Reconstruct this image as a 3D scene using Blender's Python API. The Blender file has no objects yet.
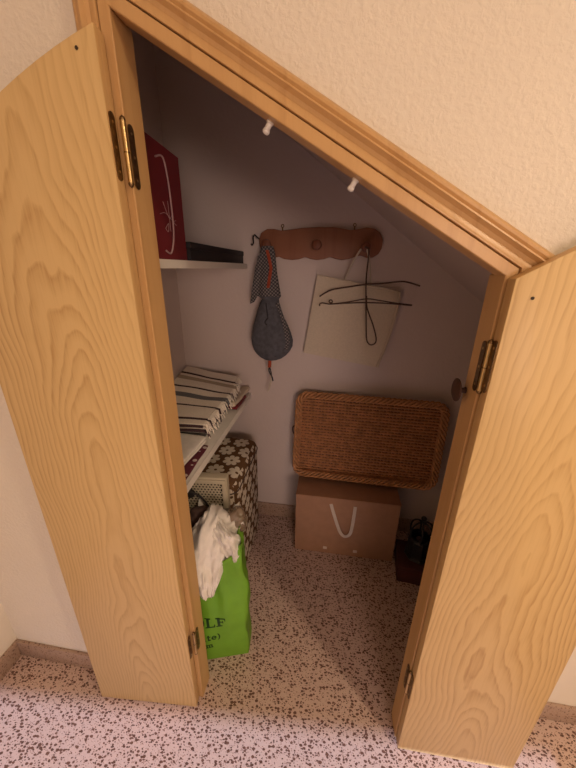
import bpy, bmesh, math, random
from mathutils import Vector, Matrix, noise
R = math.radians
PI = math.pi
scene = bpy.context.scene
col = scene.collection

# ------------------------------------------------------------------ camera
ROT = ((0.98907177886305, 0.14683031188299653, 0.01333700749883586),
       (0.06337173263758479, -0.34171100368648455, -0.9376660458084669),
       (-0.13312039572955192, 0.9282642131806641, -0.34728160154101195))
FPX = 312.878
CAM = Vector((0, 0, 1.45))
cd = bpy.data.cameras.new('camera')
cd.sensor_fit = 'VERTICAL'
cd.sensor_height = 24.0
cd.lens = 24.0 * FPX / 768.0
cd.clip_start = 0.01
cam = bpy.data.objects.new('camera', cd)
col.objects.link(cam)
rx, dn, fw = (Vector(v) for v in ROT)
m = Matrix((rx, -dn, -fw)).transposed().to_4x4()
m.translation = CAM
cam.matrix_world = m
scene.camera = cam

# ------------------------------------------------------------------ world, lights, exposure
w = bpy.data.worlds.new('world')
scene.world = w
w.use_nodes = True
w.node_tree.nodes['Background'].inputs[0].default_value = (1.0, 0.85, 0.72, 1)
w.node_tree.nodes['Background'].inputs[1].default_value = 0.02
scene.view_settings.view_transform = 'Standard'
scene.view_settings.look = 'None'
scene.view_settings.gamma = 1
scene.view_settings.use_curve_mapping = False
scene.view_settings.exposure = 0.05


def area(name, loc, target, sx, sy, power, color, spread=180):
    l = bpy.data.lights.new(name, 'AREA')
    l.shape = 'RECTANGLE'
    l.size, l.size_y = sx, sy
    l.energy = power
    l.color = color
    l.spread = R(spread)
    o = bpy.data.objects.new(name, l)
    col.objects.link(o)
    o.location = loc
    o.rotation_euler = (Vector(target) - Vector(loc)).to_track_quat('-Z', 'Y').to_euler()
    return o


area('ceiling_lamp_light', (1.35, -0.48, 2.44), (1.35, -0.48, 0), 0.16, 0.16, 22.5, (1.0, 0.78, 0.53))
area('rear_fill_light', (0.65, -1.96, 1.42), (0.25, 0.0, 1.15), 1.3, 0.7, 33, (1.0, 0.77, 0.66))  # unseen warm fill added behind the viewer to lighten the cupboard interior
sl = bpy.data.lights.new('sun', 'SUN')
sl.energy = 6.0
sl.color = (0.62, 0.70, 1.0)
sl.angle = R(0.5)
sun = bpy.data.objects.new('sun', sl)
col.objects.link(sun)
sun.rotation_euler = Vector((0.0, 1.0, -0.385)).to_track_quat('-Z', 'Y').to_euler()


# ------------------------------------------------------------------ helpers
def at(px, py, Y):
    """point at depth Y that a measured direction of the survey shows"""
    a, b = (px - 288) / FPX, (py - 384) / FPX
    d = rx * a + dn * b + fw
    return CAM + d * (Y / d.y)


def tag(o, label=None, cat=None, group=None, kind=None):
    if label: o['label'] = label
    if cat: o['category'] = cat
    if group: o['group'] = group
    if kind: o['kind'] = kind
    return o


def empty(name, loc, rz=0.0):
    o = bpy.data.objects.new(name, None)
    o.empty_display_size = 0.05
    col.objects.link(o)
    o.location = loc
    o.rotation_euler = (0, 0, rz)
    return o


class MB:
    def __init__(s):
        s.v, s.f, s.mi, s.uv = [], [], [], []

    def add(s, vs, fs, mi=0):
        n = len(s.v)
        s.v += [Vector(p) for p in vs]
        for f in fs:
            s.f.append([i + n for i in f])
            s.mi.append(mi)
        return s

    def box(s, lo, hi, mi=0):
        x0, y0, z0 = lo
        x1, y1, z1 = hi
        return s.add([(x0, y0, z0), (x1, y0, z0), (x1, y1, z0), (x0, y1, z0), (x0, y0, z1), (x1, y0, z1), (x1, y1, z1), (x0, y1, z1)],
                     [(0, 3, 2, 1), (4, 5, 6, 7), (0, 1, 5, 4), (1, 2, 6, 5), (2, 3, 7, 6), (3, 0, 4, 7)], mi)

    def prism(s, poly, a, b, axis='y', mi=0):
        """poly of 2D points extruded between a and b along axis"""
        def p3(p, t):
            return {'y': (p[0], t, p[1]), 'z': (p[0], p[1], t), 'x': (t, p[0], p[1])}[axis]
        n = len(poly)
        vs = [p3(p, a) for p in poly] + [p3(p, b) for p in poly]
        fs = [list(range(n)), list(range(2 * n - 1, n - 1, -1))]
        fs += [(i, i + n, (i + 1) % n + n, (i + 1) % n) for i in range(n)]
        return s.add(vs, fs, mi)

    def loft(s, rings, closed=True, cap=True, mi=0):
        n = len(rings[0])
        vs = [p for r in rings for p in r]
        fs = []
        for k in range(len(rings) - 1):
            for i in range(n if closed else n - 1):
                j = (i + 1) % n
                fs.append((k * n + i, k * n + j, (k + 1) * n + j, (k + 1) * n + i))
        if cap:
            fs.append(list(range(n - 1, -1, -1)))
            fs.append([(len(rings) - 1) * n + i for i in range(n)])
        return s.add(vs, fs, mi)

    def tube(s, pts, r, seg=8, mi=0, closed=False):
        pts = [Vector(p) for p in pts]
        rings = []
        n = len(pts)
        up = None
        for i, p in enumerate(pts):
            if closed:
                t = pts[(i + 1) % n] - pts[i - 1]
            else:
                t = pts[min(i + 1, n - 1)] - pts[max(i - 1, 0)]
            if t.length < 1e-9: t = Vector((0, 0, 1))
            t.normalize()
            if up is None:
                up = Vector((0, 0, 1)) if abs(t.z) < 0.9 else Vector((1, 0, 0))
            a = (up - t * up.dot(t)).normalized()
            up = a
            b = t.cross(a)
            rr = r[i] if isinstance(r, (list, tuple)) else r
            rings.append([p + (a * math.cos(2 * PI * k / seg) + b * math.sin(2 * PI * k / seg)) * rr for k in range(seg)])
        if closed: rings.append(rings[0])
        return s.loft(rings, True, not closed, mi)

    def lathe(s, prof, c=(0, 0, 0), axis='z', seg=24, mi=0):
        rings = []
        for (r, h) in prof:
            ring = []
            for k in range(seg):
                a = 2 * PI * k / seg
                u, v = max(r, 1e-5) * math.cos(a), max(r, 1e-5) * math.sin(a)
                q = {'z': (u, v, h), 'y': (u, h, v), 'x': (h, u, v)}[axis]
                ring.append(Vector(c) + Vector(q))
            rings.append(ring)
        return s.loft(rings, True, True, mi)

    def build(s, name, mats, parent=None, smooth=False, bevel=0.0, bseg=2, angle=40, fix=True):
        me = bpy.data.meshes.new(name)
        me.from_pydata([tuple(v) for v in s.v], [], s.f)
        if not isinstance(mats, (list, tuple)): mats = [mats]
        for mm in mats: me.materials.append(mm)
        for i, p in enumerate(me.polygons): p.material_index = s.mi[i]
        bm = bmesh.new()
        bm.from_mesh(me)
        if fix:
            bmesh.ops.remove_doubles(bm, verts=bm.verts, dist=1e-6)
            bmesh.ops.recalc_face_normals(bm, faces=bm.faces)
        if bevel > 0:
            es = [e for e in bm.edges if len(e.link_faces) == 2 and e.calc_face_angle(0) > R(25)]
            bmesh.ops.bevel(bm, geom=es, offset=bevel, segments=bseg, affect='EDGES', profile=0.5, clamp_overlap=True)
        for f in bm.faces: f.smooth = bool(smooth or bevel > 0)
        bm.to_mesh(me)
        bm.free()
        if smooth or bevel > 0:
            me.set_sharp_from_angle(angle=R(angle))
        o = bpy.data.objects.new(name, me)
        col.objects.link(o)
        if parent is not None: o.parent = parent
        return o


def copy_tree(o, parent=None):
    c = o.copy()
    col.objects.link(c)
    if parent is not None: c.parent = parent
    for ch in list(o.children): copy_tree(ch, c)
    return c


def spline(pts, n=8):
    """Catmull-Rom through points"""
    P = [Vector(p) for p in pts]
    out = []
    for i in range(len(P) - 1):
        p0, p1, p2, p3 = P[max(i - 1, 0)], P[i], P[i + 1], P[min(i + 2, len(P) - 1)]
        for k in range(n):
            t = k / n
            out.append(0.5 * ((2 * p1) + (p2 - p0) * t + (2 * p0 - 5 * p1 + 4 * p2 - p3) * t * t + (3 * p1 - p0 - 3 * p2 + p3) * t ** 3))
    out.append(P[-1])
    return out


# ------------------------------------------------------------------ materials
class NT:
    def __init__(s, name):
        s.m = bpy.data.materials.new(name)
        s.m.use_nodes = True
        s.t = s.m.node_tree
        s.b = s.t.nodes['Principled BSDF']

    def n(s, typ, ins=None, **kw):
        nd = s.t.nodes.new(typ)
        for k, v in kw.items(): setattr(nd, k, v)
        for k, v in (ins or {}).items(): s.set(nd, k, v)
        return nd

    def set(s, nd, k, v):
        if isinstance(v, bpy.types.NodeSocket): s.t.links.new(v, nd.inputs[k])
        else: nd.inputs[k].default_value = v

    def math(s, op, a, b=0.0, c=None):
        nd = s.n('ShaderNodeMath', operation=op)
        s.set(nd, 0, a)
        s.set(nd, 1, b)
        if c is not None: s.set(nd, 2, c)
        return nd.outputs[0]

    def coord(s, scale=(1, 1, 1), rot=(0, 0, 0), loc=(0, 0, 0), kind='Object'):
        tc = s.n('ShaderNodeTexCoord')
        mp = s.n('ShaderNodeMapping', {'Vector': tc.outputs[kind], 'Scale': scale, 'Rotation': rot, 'Location': loc})
        return mp.outputs[0]

    def noise(s, vec, scale, detail=2, rough=0.5, dist=0.0):
        return s.n('ShaderNodeTexNoise', {'Vector': vec, 'Scale': scale, 'Detail': detail, 'Roughness': rough, 'Distortion': dist}).outputs['Fac']

    def ramp(s, fac, stops, interp='LINEAR'):
        nd = s.n('ShaderNodeValToRGB')
        s.set(nd, 0, fac)
        cr = nd.color_ramp
        cr.interpolation = interp
        while len(cr.elements) < len(stops): cr.elements.new(0.5)
        for e, (p, c) in zip(cr.elements, stops):
            e.position = p
            e.color = (*c, 1) if len(c) == 3 else c
        return nd.outputs[0]

    def mix(s, fac, a, b, mode='MIX'):
        nd = s.n('ShaderNodeMix', data_type='RGBA', blend_type=mode)
        for k, v in ((0, fac), (6, a), (7, b)):
            if isinstance(v, tuple) and len(v) == 3: v = (*v, 1)
            s.set(nd, k, v)
        return nd.outputs[2]

    def out(s, color=None, rough=0.6, bump=None, strength=0.3, dist=0.01, spec=0.4, metal=0.0):
        if color is not None:
            s.set(s.b, 'Base Color', (*color, 1) if isinstance(color, tuple) and len(color) == 3 else color)
        s.set(s.b, 'Roughness', rough)
        s.b.inputs['Specular IOR Level'].default_value = spec
        s.b.inputs['Metallic'].default_value = metal
        if bump is not None:
            bp = s.n('ShaderNodeBump', {'Height': bump, 'Strength': strength, 'Distance': dist})
            s.t.links.new(bp.outputs[0], s.b.inputs['Normal'])
        return s.m


def plain(name, c, rough=0.7, var=0.12, scale=40, spec=0.3, metal=0.0, bump=0.15):
    t = NT(name)
    v = t.coord()
    nz = t.noise(v, scale, 3)
    dark = tuple(x * (1 - var) for x in c)
    lite = tuple(min(1, x * (1 + var)) for x in c)
    return t.out(t.ramp(nz, [(0.3, dark), (0.7, lite)]), rough, nz, bump, 0.002, spec, metal)


def wood(name, base, dark, contours=11.0, seed=0.0, scale=(3.2, 3.2, 0.55), rot=(0, 0, 0), rough=0.45, line=0.75):
    t = NT(name)
    v = t.coord(scale, rot, (seed, seed * 1.7, seed * 0.6))
    n1 = t.noise(v, 1.0, 1.5, 0.4, 0.35)
    jit = t.noise(t.coord((30, 30, 5), rot), 1.0, 2)
    h = t.math('MULTIPLY_ADD', n1, contours, t.math('MULTIPLY', jit, 0.22))
    fr = t.math('FRACT', h)
    lines = t.ramp(fr, [(0.0, (0, 0, 0)), (0.45, (0.15, 0.15, 0.15)), (0.86, (1, 1, 1)), (0.97, (0.35, 0.35, 0.35)), (1.0, (0, 0, 0))])
    fib = t.noise(t.coord((220, 220, 7), rot), 1.0, 2, 0.6)
    big = t.noise(t.coord((2, 2, 0.8), rot, (seed, 0, 0)), 1.0, 1)
    fac = t.math('MULTIPLY', lines, t.math('MULTIPLY_ADD', t.ramp(fib, [(0.3, (0.5, 0.5, 0.5)), (0.65, (1, 1, 1))]), line, 0.0))
    c = t.mix(fac, base, dark)
    c = t.mix(t.math('MULTIPLY', t.ramp(fib, [(0.5, (0, 0, 0)), (0.75, (1, 1, 1))]), 0.16), c, dark)
    c = t.mix(t.math('MULTIPLY', big, 0.25), c, tuple(x * 0.85 for x in base))
    return t.out(c, rough, fib, 0.08, 0.002, 0.4)


OAK = (0.66, 0.455, 0.20)
OAKD = (0.42, 0.23, 0.075)
SLOPE = 0.583
ANG = math.atan(SLOPE)
M = {}


def flat_sawn(name, base, dark, x0, seed, ring=0.0095, z0=0.0, rough=0.42):
    """flat sawn veneer: growth rings of a tapering, slightly crooked trunk cut lengthwise"""
    t = NT(name)
    tc = t.coord()
    sep = t.n('ShaderNodeSeparateXYZ')
    t.set(sep, 0, tc)
    wx = t.noise(t.coord((2.0, 2.0, 1.1), (0, 0, 0), (seed, 0, seed)), 1.0, 2, 0.5)
    wd = t.noise(t.coord((5.0, 5.0, 1.6), (0, 0, 0), (0, seed, -seed)), 1.0, 2, 0.5)
    fine = t.noise(t.coord((26, 26, 9)), 1.0, 2, 0.6)
    X = t.math('ADD', t.math('SUBTRACT', sep.outputs[0], x0), t.math('MULTIPLY_ADD', wx, 0.22, -0.11))
    D = t.math('ADD', t.math('MULTIPLY_ADD', sep.outputs[2], 0.085, 0.03 + z0), t.math('MULTIPLY_ADD', wd, 0.10, -0.05))
    r = t.math('SQRT', t.math('ADD', t.math('MULTIPLY', X, X), t.math('MULTIPLY', D, D)))
    r = t.math('ADD', r, t.math('MULTIPLY', fine, 0.010))
    fr = t.math('FRACT', t.math('DIVIDE', r, ring))
    lines = t.ramp(fr, [(0.0, (0, 0, 0)), (0.35, (0.08, 0.08, 0.08)), (0.70, (0.55, 0.55, 0.55)), (0.86, (1, 1, 1)), (0.95, (0.5, 0.5, 0.5)), (1.0, (0, 0, 0))])
    fib = t.noise(t.coord((260, 260, 9)), 1.0, 2, 0.6)
    big = t.noise(t.coord((3, 3, 0.9), (0, 0, 0), (seed * 2, 0, 0)), 1.0, 1)
    amt = t.math('MULTIPLY', lines, t.math('MULTIPLY', t.ramp(fib, [(0.3, (0.45, 0.45, 0.45)), (0.65, (1, 1, 1))]), t.ramp(big, [(0.3, (0.35, 0.35, 0.35)), (0.7, (0.85, 0.85, 0.85))])))
    c = t.mix(amt, base, dark)
    c = t.mix(t.math('MULTIPLY', t.ramp(fib, [(0.5, (0, 0, 0)), (0.75, (1, 1, 1))]), 0.14), c, dark)
    return t.out(c, rough, fib, 0.08, 0.002, 0.4)


M['oak_left'] = flat_sawn('oak_veneer_left', OAK, OAKD, -0.15, 0.7)
M['oak_right'] = flat_sawn('oak_veneer_right', OAK, OAKD, 0.15, 6.1, 0.0105)
M['oak_edge'] = wood('oak_edge', (0.66, 0.42, 0.18), (0.50, 0.29, 0.11), 5, 2.2, (9, 9, 0.5), line=0.5)
M['oak_trim'] = wood('oak_trim_upright', (0.60, 0.36, 0.15), (0.46, 0.25, 0.09), 5, 4.0, (9, 9, 0.4), line=0.6)
M['oak_slope'] = wood('oak_trim_sloped', (0.60, 0.36, 0.15), (0.46, 0.25, 0.09), 5, 4.6, (9, 9, 0.4), (0, PI / 2 - ANG, 0), line=0.6, rough=0.34)
M['pine'] = wood('rack_pine', (0.31, 0.125, 0.065), (0.22, 0.08, 0.042), 6, 1.0, (9, 9, 0.8), (0, PI / 2, 0), line=0.6)
M['knob_wood'] = wood('knob_wood', (0.06, 0.025, 0.013), (0.035, 0.016, 0.009), 5, 2.0, (20, 20, 5), line=0.5, rough=0.7)
M['peg_wood'] = wood('peg_wood', (0.22, 0.075, 0.04), (0.15, 0.05, 0.025), 5, 2.4, (20, 20, 5), line=0.5)


def stucco(name, c, sc, strength, rough=0.85):
    t = NT(name)
    v = t.coord()
    a = t.noise(v, sc, 3, 0.55, 0.15)
    b = t.ramp(a, [(0.42, (0, 0, 0)), (0.62, (1, 1, 1))])
    return t.out(t.mix(0.5, c, t.ramp(t.noise(v, 3, 2), [(0.3, tuple(x * 0.95 for x in c)), (0.7, c)])), rough, b, strength, 0.004, 0.2)


M['stucco'] = stucco('stucco_wall', (0.80, 0.72, 0.60), 105, 0.30)
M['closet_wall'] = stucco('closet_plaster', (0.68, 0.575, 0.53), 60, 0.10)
M['room_wall'] = stucco('room_plaster', (0.80, 0.72, 0.60), 60, 0.08)
M['ceiling'] = stucco('ceiling_paint', (0.78, 0.72, 0.64), 60, 0.08)


def terrazzo(name, base, chips, dens=0.42, scale=76, dark=1.0):
    t = NT(name)
    v0 = t.coord()
    wob = t.n('ShaderNodeTexNoise', {'Vector': v0, 'Scale': 90.0, 'Detail': 2.0})
    add = t.n('ShaderNodeVectorMath', operation='MULTIPLY_ADD')
    t.set(add, 0, wob.outputs['Color'])
    t.set(add, 1, (0.005, 0.005, 0.005))
    t.set(add, 2, v0)
    v = add.outputs[0]
    c = None
    mottled = t.noise(v0, 240, 3, 0.7)
    c = t.ramp(mottled, [(0.3, tuple(x * 0.86 for x in base)), (0.7, tuple(min(1, x * 1.08) for x in base))])
    for (sc, d, rad, cc, cd2) in ((scale * 2.6, 0.4, 0.34, tuple(x * 1.6 for x in chips), tuple(x * 1.1 for x in chips)),
                                  (scale, dens, 0.40, chips, tuple(x * 0.45 for x in chips)),
                                  (scale * 1.5, 0.42, 0.35, tuple(x * 0.8 for x in chips), tuple(x * 0.4 for x in chips))):
        mp = t.n('ShaderNodeMapping', {'Vector': v, 'Scale': (1, 1.55, 1), 'Rotation': (0, 0, sc * 0.37)})
        vo = t.n('ShaderNodeTexVoronoi', {'Vector': mp.outputs[0], 'Scale': sc, 'Randomness': 0.8})
        sep = t.n('ShaderNodeSeparateColor')
        t.set(sep, 0, vo.outputs['Color'])
        on = t.math('LESS_THAN', sep.outputs[0], d)
        r = t.math('MULTIPLY_ADD', sep.outputs[1], rad * 0.7, rad * 0.5)
        ins = t.math('LESS_THAN', vo.outputs['Distance'], r)
        fac = t.math('MULTIPLY', on, ins)
        chip = t.mix(sep.outputs[2], cc, cd2)
        c = t.mix(fac, c, chip)
    return t.out(c, 0.38, None, spec=0.4)


M['floor'] = terrazzo('terrazzo_floor', (0.60, 0.44, 0.375), (0.165, 0.080, 0.058), 0.80)
M['skirting'] = terrazzo('terrazzo_skirting', (0.44, 0.31, 0.235), (0.30, 0.17, 0.11), 0.35, 110)
M['brass'] = plain('brass', (0.62, 0.44, 0.20), 0.28, 0.1, 60, 0.5, 1.0)
M['old_brass'] = plain('tarnished_brass', (0.22, 0.14, 0.065), 0.4, 0.25, 90, 0.5, 1.0)
M['white_plastic'] = plain('white_plastic', (0.80, 0.76, 0.70), 0.4, 0.03)
M['shelf'] = plain('shelf_white', (0.74, 0.69, 0.62), 0.5, 0.03, 12)
M['dark_hole'] = plain('dark_screw', (0.05, 0.03, 0.015), 0.6)
M['card'] = plain('cardboard', (0.40, 0.215, 0.125), 0.75, 0.06, 25)
M['card_edge'] = plain('cardboard_flap', (0.36, 0.185, 0.105), 0.75, 0.06, 25)
M['ribbon'] = plain('cream_ribbon', (0.66, 0.55, 0.45), 0.7, 0.05)
M['red'] = plain('red_paper', (0.16, 0.016, 0.022), 0.5, 0.06, 10)
M['pen'] = plain('white_print', (0.42, 0.27, 0.27), 0.6, 0.05)
M['black'] = plain('black_card', (0.018, 0.014, 0.016), 0.6, 0.2, 20)
M['iron'] = plain('black_iron', (0.010, 0.008, 0.008), 0.5, 0.2, 60, 0.4)
M['dark_red'] = plain('dark_red_box', (0.070, 0.020, 0.018), 0.6, 0.12, 20)
M['wire'] = plain('brown_wire', (0.085, 0.045, 0.03), 0.45, 0.2, 90, 0.4, 0.3)
M['orange'] = plain('orange_webbing', (0.40, 0.075, 0.035), 0.7, 0.12, 90)
M['cream'] = plain('cream_cloth', (0.66, 0.56, 0.43), 0.85, 0.05, 120)
M['string'] = plain('cream_string', (0.60, 0.52, 0.42), 0.85, 0.08, 150)
M['cloth'] = plain('natural_cotton', (0.76, 0.68, 0.58), 0.9, 0.06, 150)
M['stripe_dark'] = plain('dark_stripe', (0.055, 0.03, 0.032), 0.9, 0.15, 150)
M['stripe_grey'] = plain('grey_stripe', (0.15, 0.145, 0.15), 0.9, 0.12, 150)
M['stripe_tan'] = plain('tan_stripe', (0.42, 0.34, 0.25), 0.9, 0.1, 150)
M['white_cloth'] = plain('white_cloth', (0.78, 0.73, 0.67), 0.9, 0.05, 60)
M['green'] = plain('green_bag', (0.16, 0.36, 0.025), 0.55, 0.08, 14)
M['print'] = plain('dark_green_print', (0.015, 0.05, 0.012), 0.6, 0.1)
M['beige'] = plain('beige_plastic', (0.52, 0.45, 0.33), 0.5, 0.05, 20)
M['hole'] = plain('grille_holes', (0.03, 0.022, 0.015), 0.8, 0.1)
M['cable'] = plain('black_cable', (0.02, 0.017, 0.017), 0.5, 0.1)
M['maroon_cloth'] = None
M['wicker'] = plain('wicker', (0.46, 0.205, 0.088), 0.6, 0.25, 30, 0.35)
M['wicker_rim'] = plain('wicker_rim', (0.50, 0.235, 0.10), 0.6, 0.25, 40, 0.35)
M['dark_fabric'] = plain('dark_brown_fabric', (0.10, 0.06, 0.05), 0.8, 0.2, 40)


def clear(name, c, alpha):
    t = NT(name)
    nz = t.noise(t.coord(), 25, 3)
    t.b.inputs['Alpha'].default_value = alpha
    return t.out(c, 0.25, nz, 0.5, 0.01, 0.6)


M['film'] = clear('clear_plastic', (0.26, 0.18, 0.125), 0.70)


def meshy(name, dark, lite, sc):
    t = NT(name)
    tc = t.n('ShaderNodeTexCoord')
    sep = t.n('ShaderNodeSeparateXYZ')
    t.set(sep, 0, tc.outputs['Object'])
    cmb = t.n('ShaderNodeCombineXYZ')
    t.set(cmb, 0, sep.outputs[0])
    t.set(cmb, 1, sep.outputs[2])
    mp = t.n('ShaderNodeMapping', {'Vector': cmb.outputs[0], 'Scale': (sc, sc, 1), 'Rotation': (0, 0, R(40))})
    vo = t.n('ShaderNodeTexVoronoi', {'Vector': mp.outputs[0], 'Scale': 1.0, 'Randomness': 0.0}, voronoi_dimensions='2D')
    f = t.ramp(vo.outputs['Distance'], [(0.30, lite), (0.42, dark)])
    return t.out(f, 0.8, None, spec=0.2)


M['mesh'] = meshy('grey_mesh', (0.055, 0.055, 0.062), (0.25, 0.22, 0.21), 92)
M['pouch'] = plain('grey_nylon', (0.10, 0.10, 0.115), 0.75, 0.2, 60)
M['pouch_seam'] = plain('dark_seam', (0.035, 0.034, 0.04), 0.8)


def flowers():
    """brown cloth with an even half-drop pattern of off-white six-petalled flowers on every face"""
    t = NT('flower_print')
    tc = t.n('ShaderNodeUVMap')
    sep = t.n('ShaderNodeSeparateXYZ')
    t.set(sep, 0, tc.outputs[0])
    pitch = 0.098
    u = t.math('DIVIDE', sep.outputs[0], pitch)
    v = t.math('DIVIDE', sep.outputs[1], pitch * 0.82)
    odd = t.math('MULTIPLY', t.math('MODULO', t.math('FLOOR', v), 2.0), 0.5)
    fu = t.math('SUBTRACT', t.math('FRACT', t.math('ADD', u, odd)), 0.5)
    fv = t.math('MULTIPLY', t.math('SUBTRACT', t.math('FRACT', v), 0.5), 0.82)
    r = t.math('SQRT', t.math('ADD', t.math('MULTIPLY', fu, fu), t.math('MULTIPLY', fv, fv)))
    a = t.math('ARCTAN2', fv, fu)
    pet = t.math('ABSOLUTE', t.math('COSINE', t.math('MULTIPLY', a, 3.5)))
    rad = t.math('MULTIPLY_ADD', t.math('POWER', pet, 0.45), 0.22, 0.20)
    inside = t.math('LESS_THAN', r, rad)
    centre = t.math('LESS_THAN', r, 0.07)
    f = t.math('SUBTRACT', inside, centre)
    return t.out(t.mix(f, (0.13, 0.065, 0.03), (0.66, 0.58, 0.47)), 0.85, t.noise(t.coord(), 200, 2), 0.1, 0.002, 0.2)


M['flowers'] = flowers()


def dotted():
    t = NT('maroon_dotted_cloth')
    vo = t.n('ShaderNodeTexVoronoi', {'Vector': t.coord(), 'Scale': 34.0, 'Randomness': 0.45})
    f = t.math('LESS_THAN', vo.outputs['Distance'], 0.26)
    return t.out(t.mix(f, (0.13, 0.03, 0.045), (0.60, 0.50, 0.46)), 0.9, spec=0.2)


M['maroon_cloth'] = dotted()


# ------------------------------------------------------------------ setting
XL, XR = -0.38, 0.285          # clear opening between the jambs
def ztop(x): return 1.609 - SLOPE * x
WALL_Y0, WALL_Y1 = 0.640, 0.690
ROOM_X0, ROOM_X1, ROOM_Y0, ROOM_H = -1.15, 2.3, -2.0, 2.5
CX0, CX1, CY = -0.78, 0.95, 1.53
CORNER = 0.58


def struct(o):
    o['kind'] = 'structure'
    return o


struct(MB().box((-1.25, ROOM_Y0 - 0.1, -0.06), (ROOM_X1 + 0.1, CY + 0.1, 0.0)).build('floor', M['floor']))
struct(MB().box((-1.25, ROOM_Y0 - 0.1, ROOM_H), (ROOM_X1 + 0.1, CY + 0.1, ROOM_H + 0.06)).build('ceiling', M['ceiling']))
struct(MB().box((ROOM_X0 - 0.1, ROOM_Y0, 0), (ROOM_X0, WALL_Y0, ROOM_H)).build('wall_left', M['room_wall']))
# rear wall, unseen; low wide opening added to shape the sun patch on the floor
rw = MB()
RX0, RX1 = -1.14, 0.78
def zh_(x): return 0.974 + 0.027 * (x + 1.15)
for poly in ([(ROOM_X0 - 0.1, 0), (RX0, 0), (RX0, ROOM_H), (ROOM_X0 - 0.1, ROOM_H)], [(RX1, 0), (ROOM_X1 + 0.1, 0), (ROOM_X1 + 0.1, ROOM_H), (RX1, ROOM_H)],
             [(RX0, zh_(RX0)), (RX1, zh_(RX1)), (RX1, ROOM_H), (RX0, ROOM_H)], [(RX0, 0), (RX1, 0), (RX1, 0.12), (RX0, 0.12)]):
    rw.prism(poly, ROOM_Y0 - 0.02, ROOM_Y0)
struct(rw.build('wall_rear', M['room_wall']))
struct(MB().box((ROOM_X1, ROOM_Y0, 0), (ROOM_X1 + 0.1, 0.95, ROOM_H)).build('wall_right', M['room_wall']))
struct(MB().box((CORNER - 0.05, 0.75, 0), (ROOM_X1, 0.85, ROOM_H)).build('wall_recess', M['room_wall']))
# front wall with the sloped opening in it
ox0, ox1 = XL - 0.02, XR + 0.02
def zo(x): return ztop(x) + 0.024
fwm = MB()
for poly in ([(ROOM_X0 - 0.1, 0), (ox0, 0), (ox0, ROOM_H), (ROOM_X0 - 0.1, ROOM_H)],
             [(ox0, zo(ox0)), (ox1, zo(ox1)), (ox1, ROOM_H), (ox0, ROOM_H)],
             [(ox1, 0), (CORNER, 0), (CORNER, ROOM_H), (ox1, ROOM_H)]):
    fwm.prism(poly, WALL_Y0, WALL_Y1)
struct(fwm.build('wall_front', M['stucco']))
struct(MB().box((CORNER - 0.06, WALL_Y1, 0), (CORNER, 0.80, ROOM_H)).build('wall_corner', M['stucco']))
# closet shell
struct(MB().box((CX0 - 0.06, CY, 0), (CX1 + 0.06, CY + 0.06, ROOM_H)).build('wall_back', M['closet_wall']))
struct(MB().box((CX0 - 0.06, WALL_Y1, 0), (CX0, CY, ROOM_H)).build('wall_closet_left', M['closet_wall']))
struct(MB().box((CX1, 0.85, 0), (CX1 + 0.06, CY, ROOM_H)).build('wall_closet_right', M['closet_wall']))
SO = lambda x: 1.787 - 0.73 * x
so = MB()
so.prism([(CX0, SO(CX0)), (0.50, SO(0.50)), (0.50, SO(0.50) + 0.08), (CX0, SO(CX0) + 0.08)], WALL_Y1, 0.85)
so.prism([(CX0, SO(CX0)), (CX1, SO(CX1)), (CX1, SO(CX1) + 0.08), (CX0, SO(CX0) + 0.08)], 0.85, CY)
struct(so.build('ceiling_sloped', M['closet_wall']))
# skirting tiles
struct(MB().box((ROOM_X0, 0.628, 0), (ox0 - 0.045, 0.640, 0.078)).build('baseboard_front', M['skirting'], bevel=0.002))
struct(MB().box((ROOM_X0, ROOM_Y0, 0), (ROOM_X0 + 0.012, 0.628, 0.078)).build('baseboard_left', M['skirting'], bevel=0.002))
struct(MB().box((CORNER, 0.738, 0), (ROOM_X1, 0.750, 0.078)).build('baseboard_right', M['skirting'], bevel=0.002))
struct(MB().box((CX0, CY - 0.012, 0), (CX1, CY, 0.090)).build('baseboard_back', M['skirting'], bevel=0.002))


def sweep(prof, x0, x1, zfun, name, mats, limit=None):
    """profile [(d outward, y)] carried up the left jamb, down the slope and down the right jamb, mitred"""
    n = Vector((SLOPE, 1.0)).normalized()          # outward normal of the slope
    rows = []
    for d, y in prof:
        c = math.hypot(1, SLOPE) * d               # vertical offset of the slope line
        xa, xb = x0 - d, x1 + d + 0.8 * max(0.0, d - 0.0225)
        rows.append([(xa, y, 0.0), (xa, y, zfun(xa) + c), (xb, y, zfun(xb) + c), (xb, y, 0.0)])
    k = len(rows)
    out = []
    for seg, (nm, mm) in enumerate(zip(name, mats)):
        mb = MB()
        ra = [r[seg] for r in rows]
        rb = [r[seg + 1] for r in rows]
        if limit and seg in limit:
            ra, rb = ([(p[0], min(p[1], limit[seg]), p[2]) for p in q] for q in (ra, rb))
        mb.loft([ra, rb], True, True)
        out.append(struct(mb.build(nm, mm, smooth=True, angle=30)))
    return out


tm = [M['oak_trim'], M['oak_slope'], M['oak_trim']]
# jamb boards
sweep([(0.0, 0.617), (0.0015, 0.615), (0.0185, 0.615), (0.020, 0.617), (0.020, 0.675), (0.0, 0.675)],
      XL, XR, ztop, ['trim_1', 'trim_2', 'trim_3'], tm, {1: 0.655})
# moulded casing
prof = [(0.0215, 0.640), (0.0215, 0.617), (0.0225, 0.614), (0.027, 0.6135), (0.034, 0.616), (0.040, 0.614), (0.0432, 0.608), (0.0448, 0.6055), (0.0464, 0.606),
        (0.0474, 0.6085), (0.0478, 0.614), (0.050, 0.6145), (0.054, 0.612), (0.058, 0.612), (0.0625, 0.616), (0.0655, 0.624), (0.067, 0.640)]
sweep(prof, XL, XR, ztop, ['trim_4', 'trim_5', 'trim_6'], tm)


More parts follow.
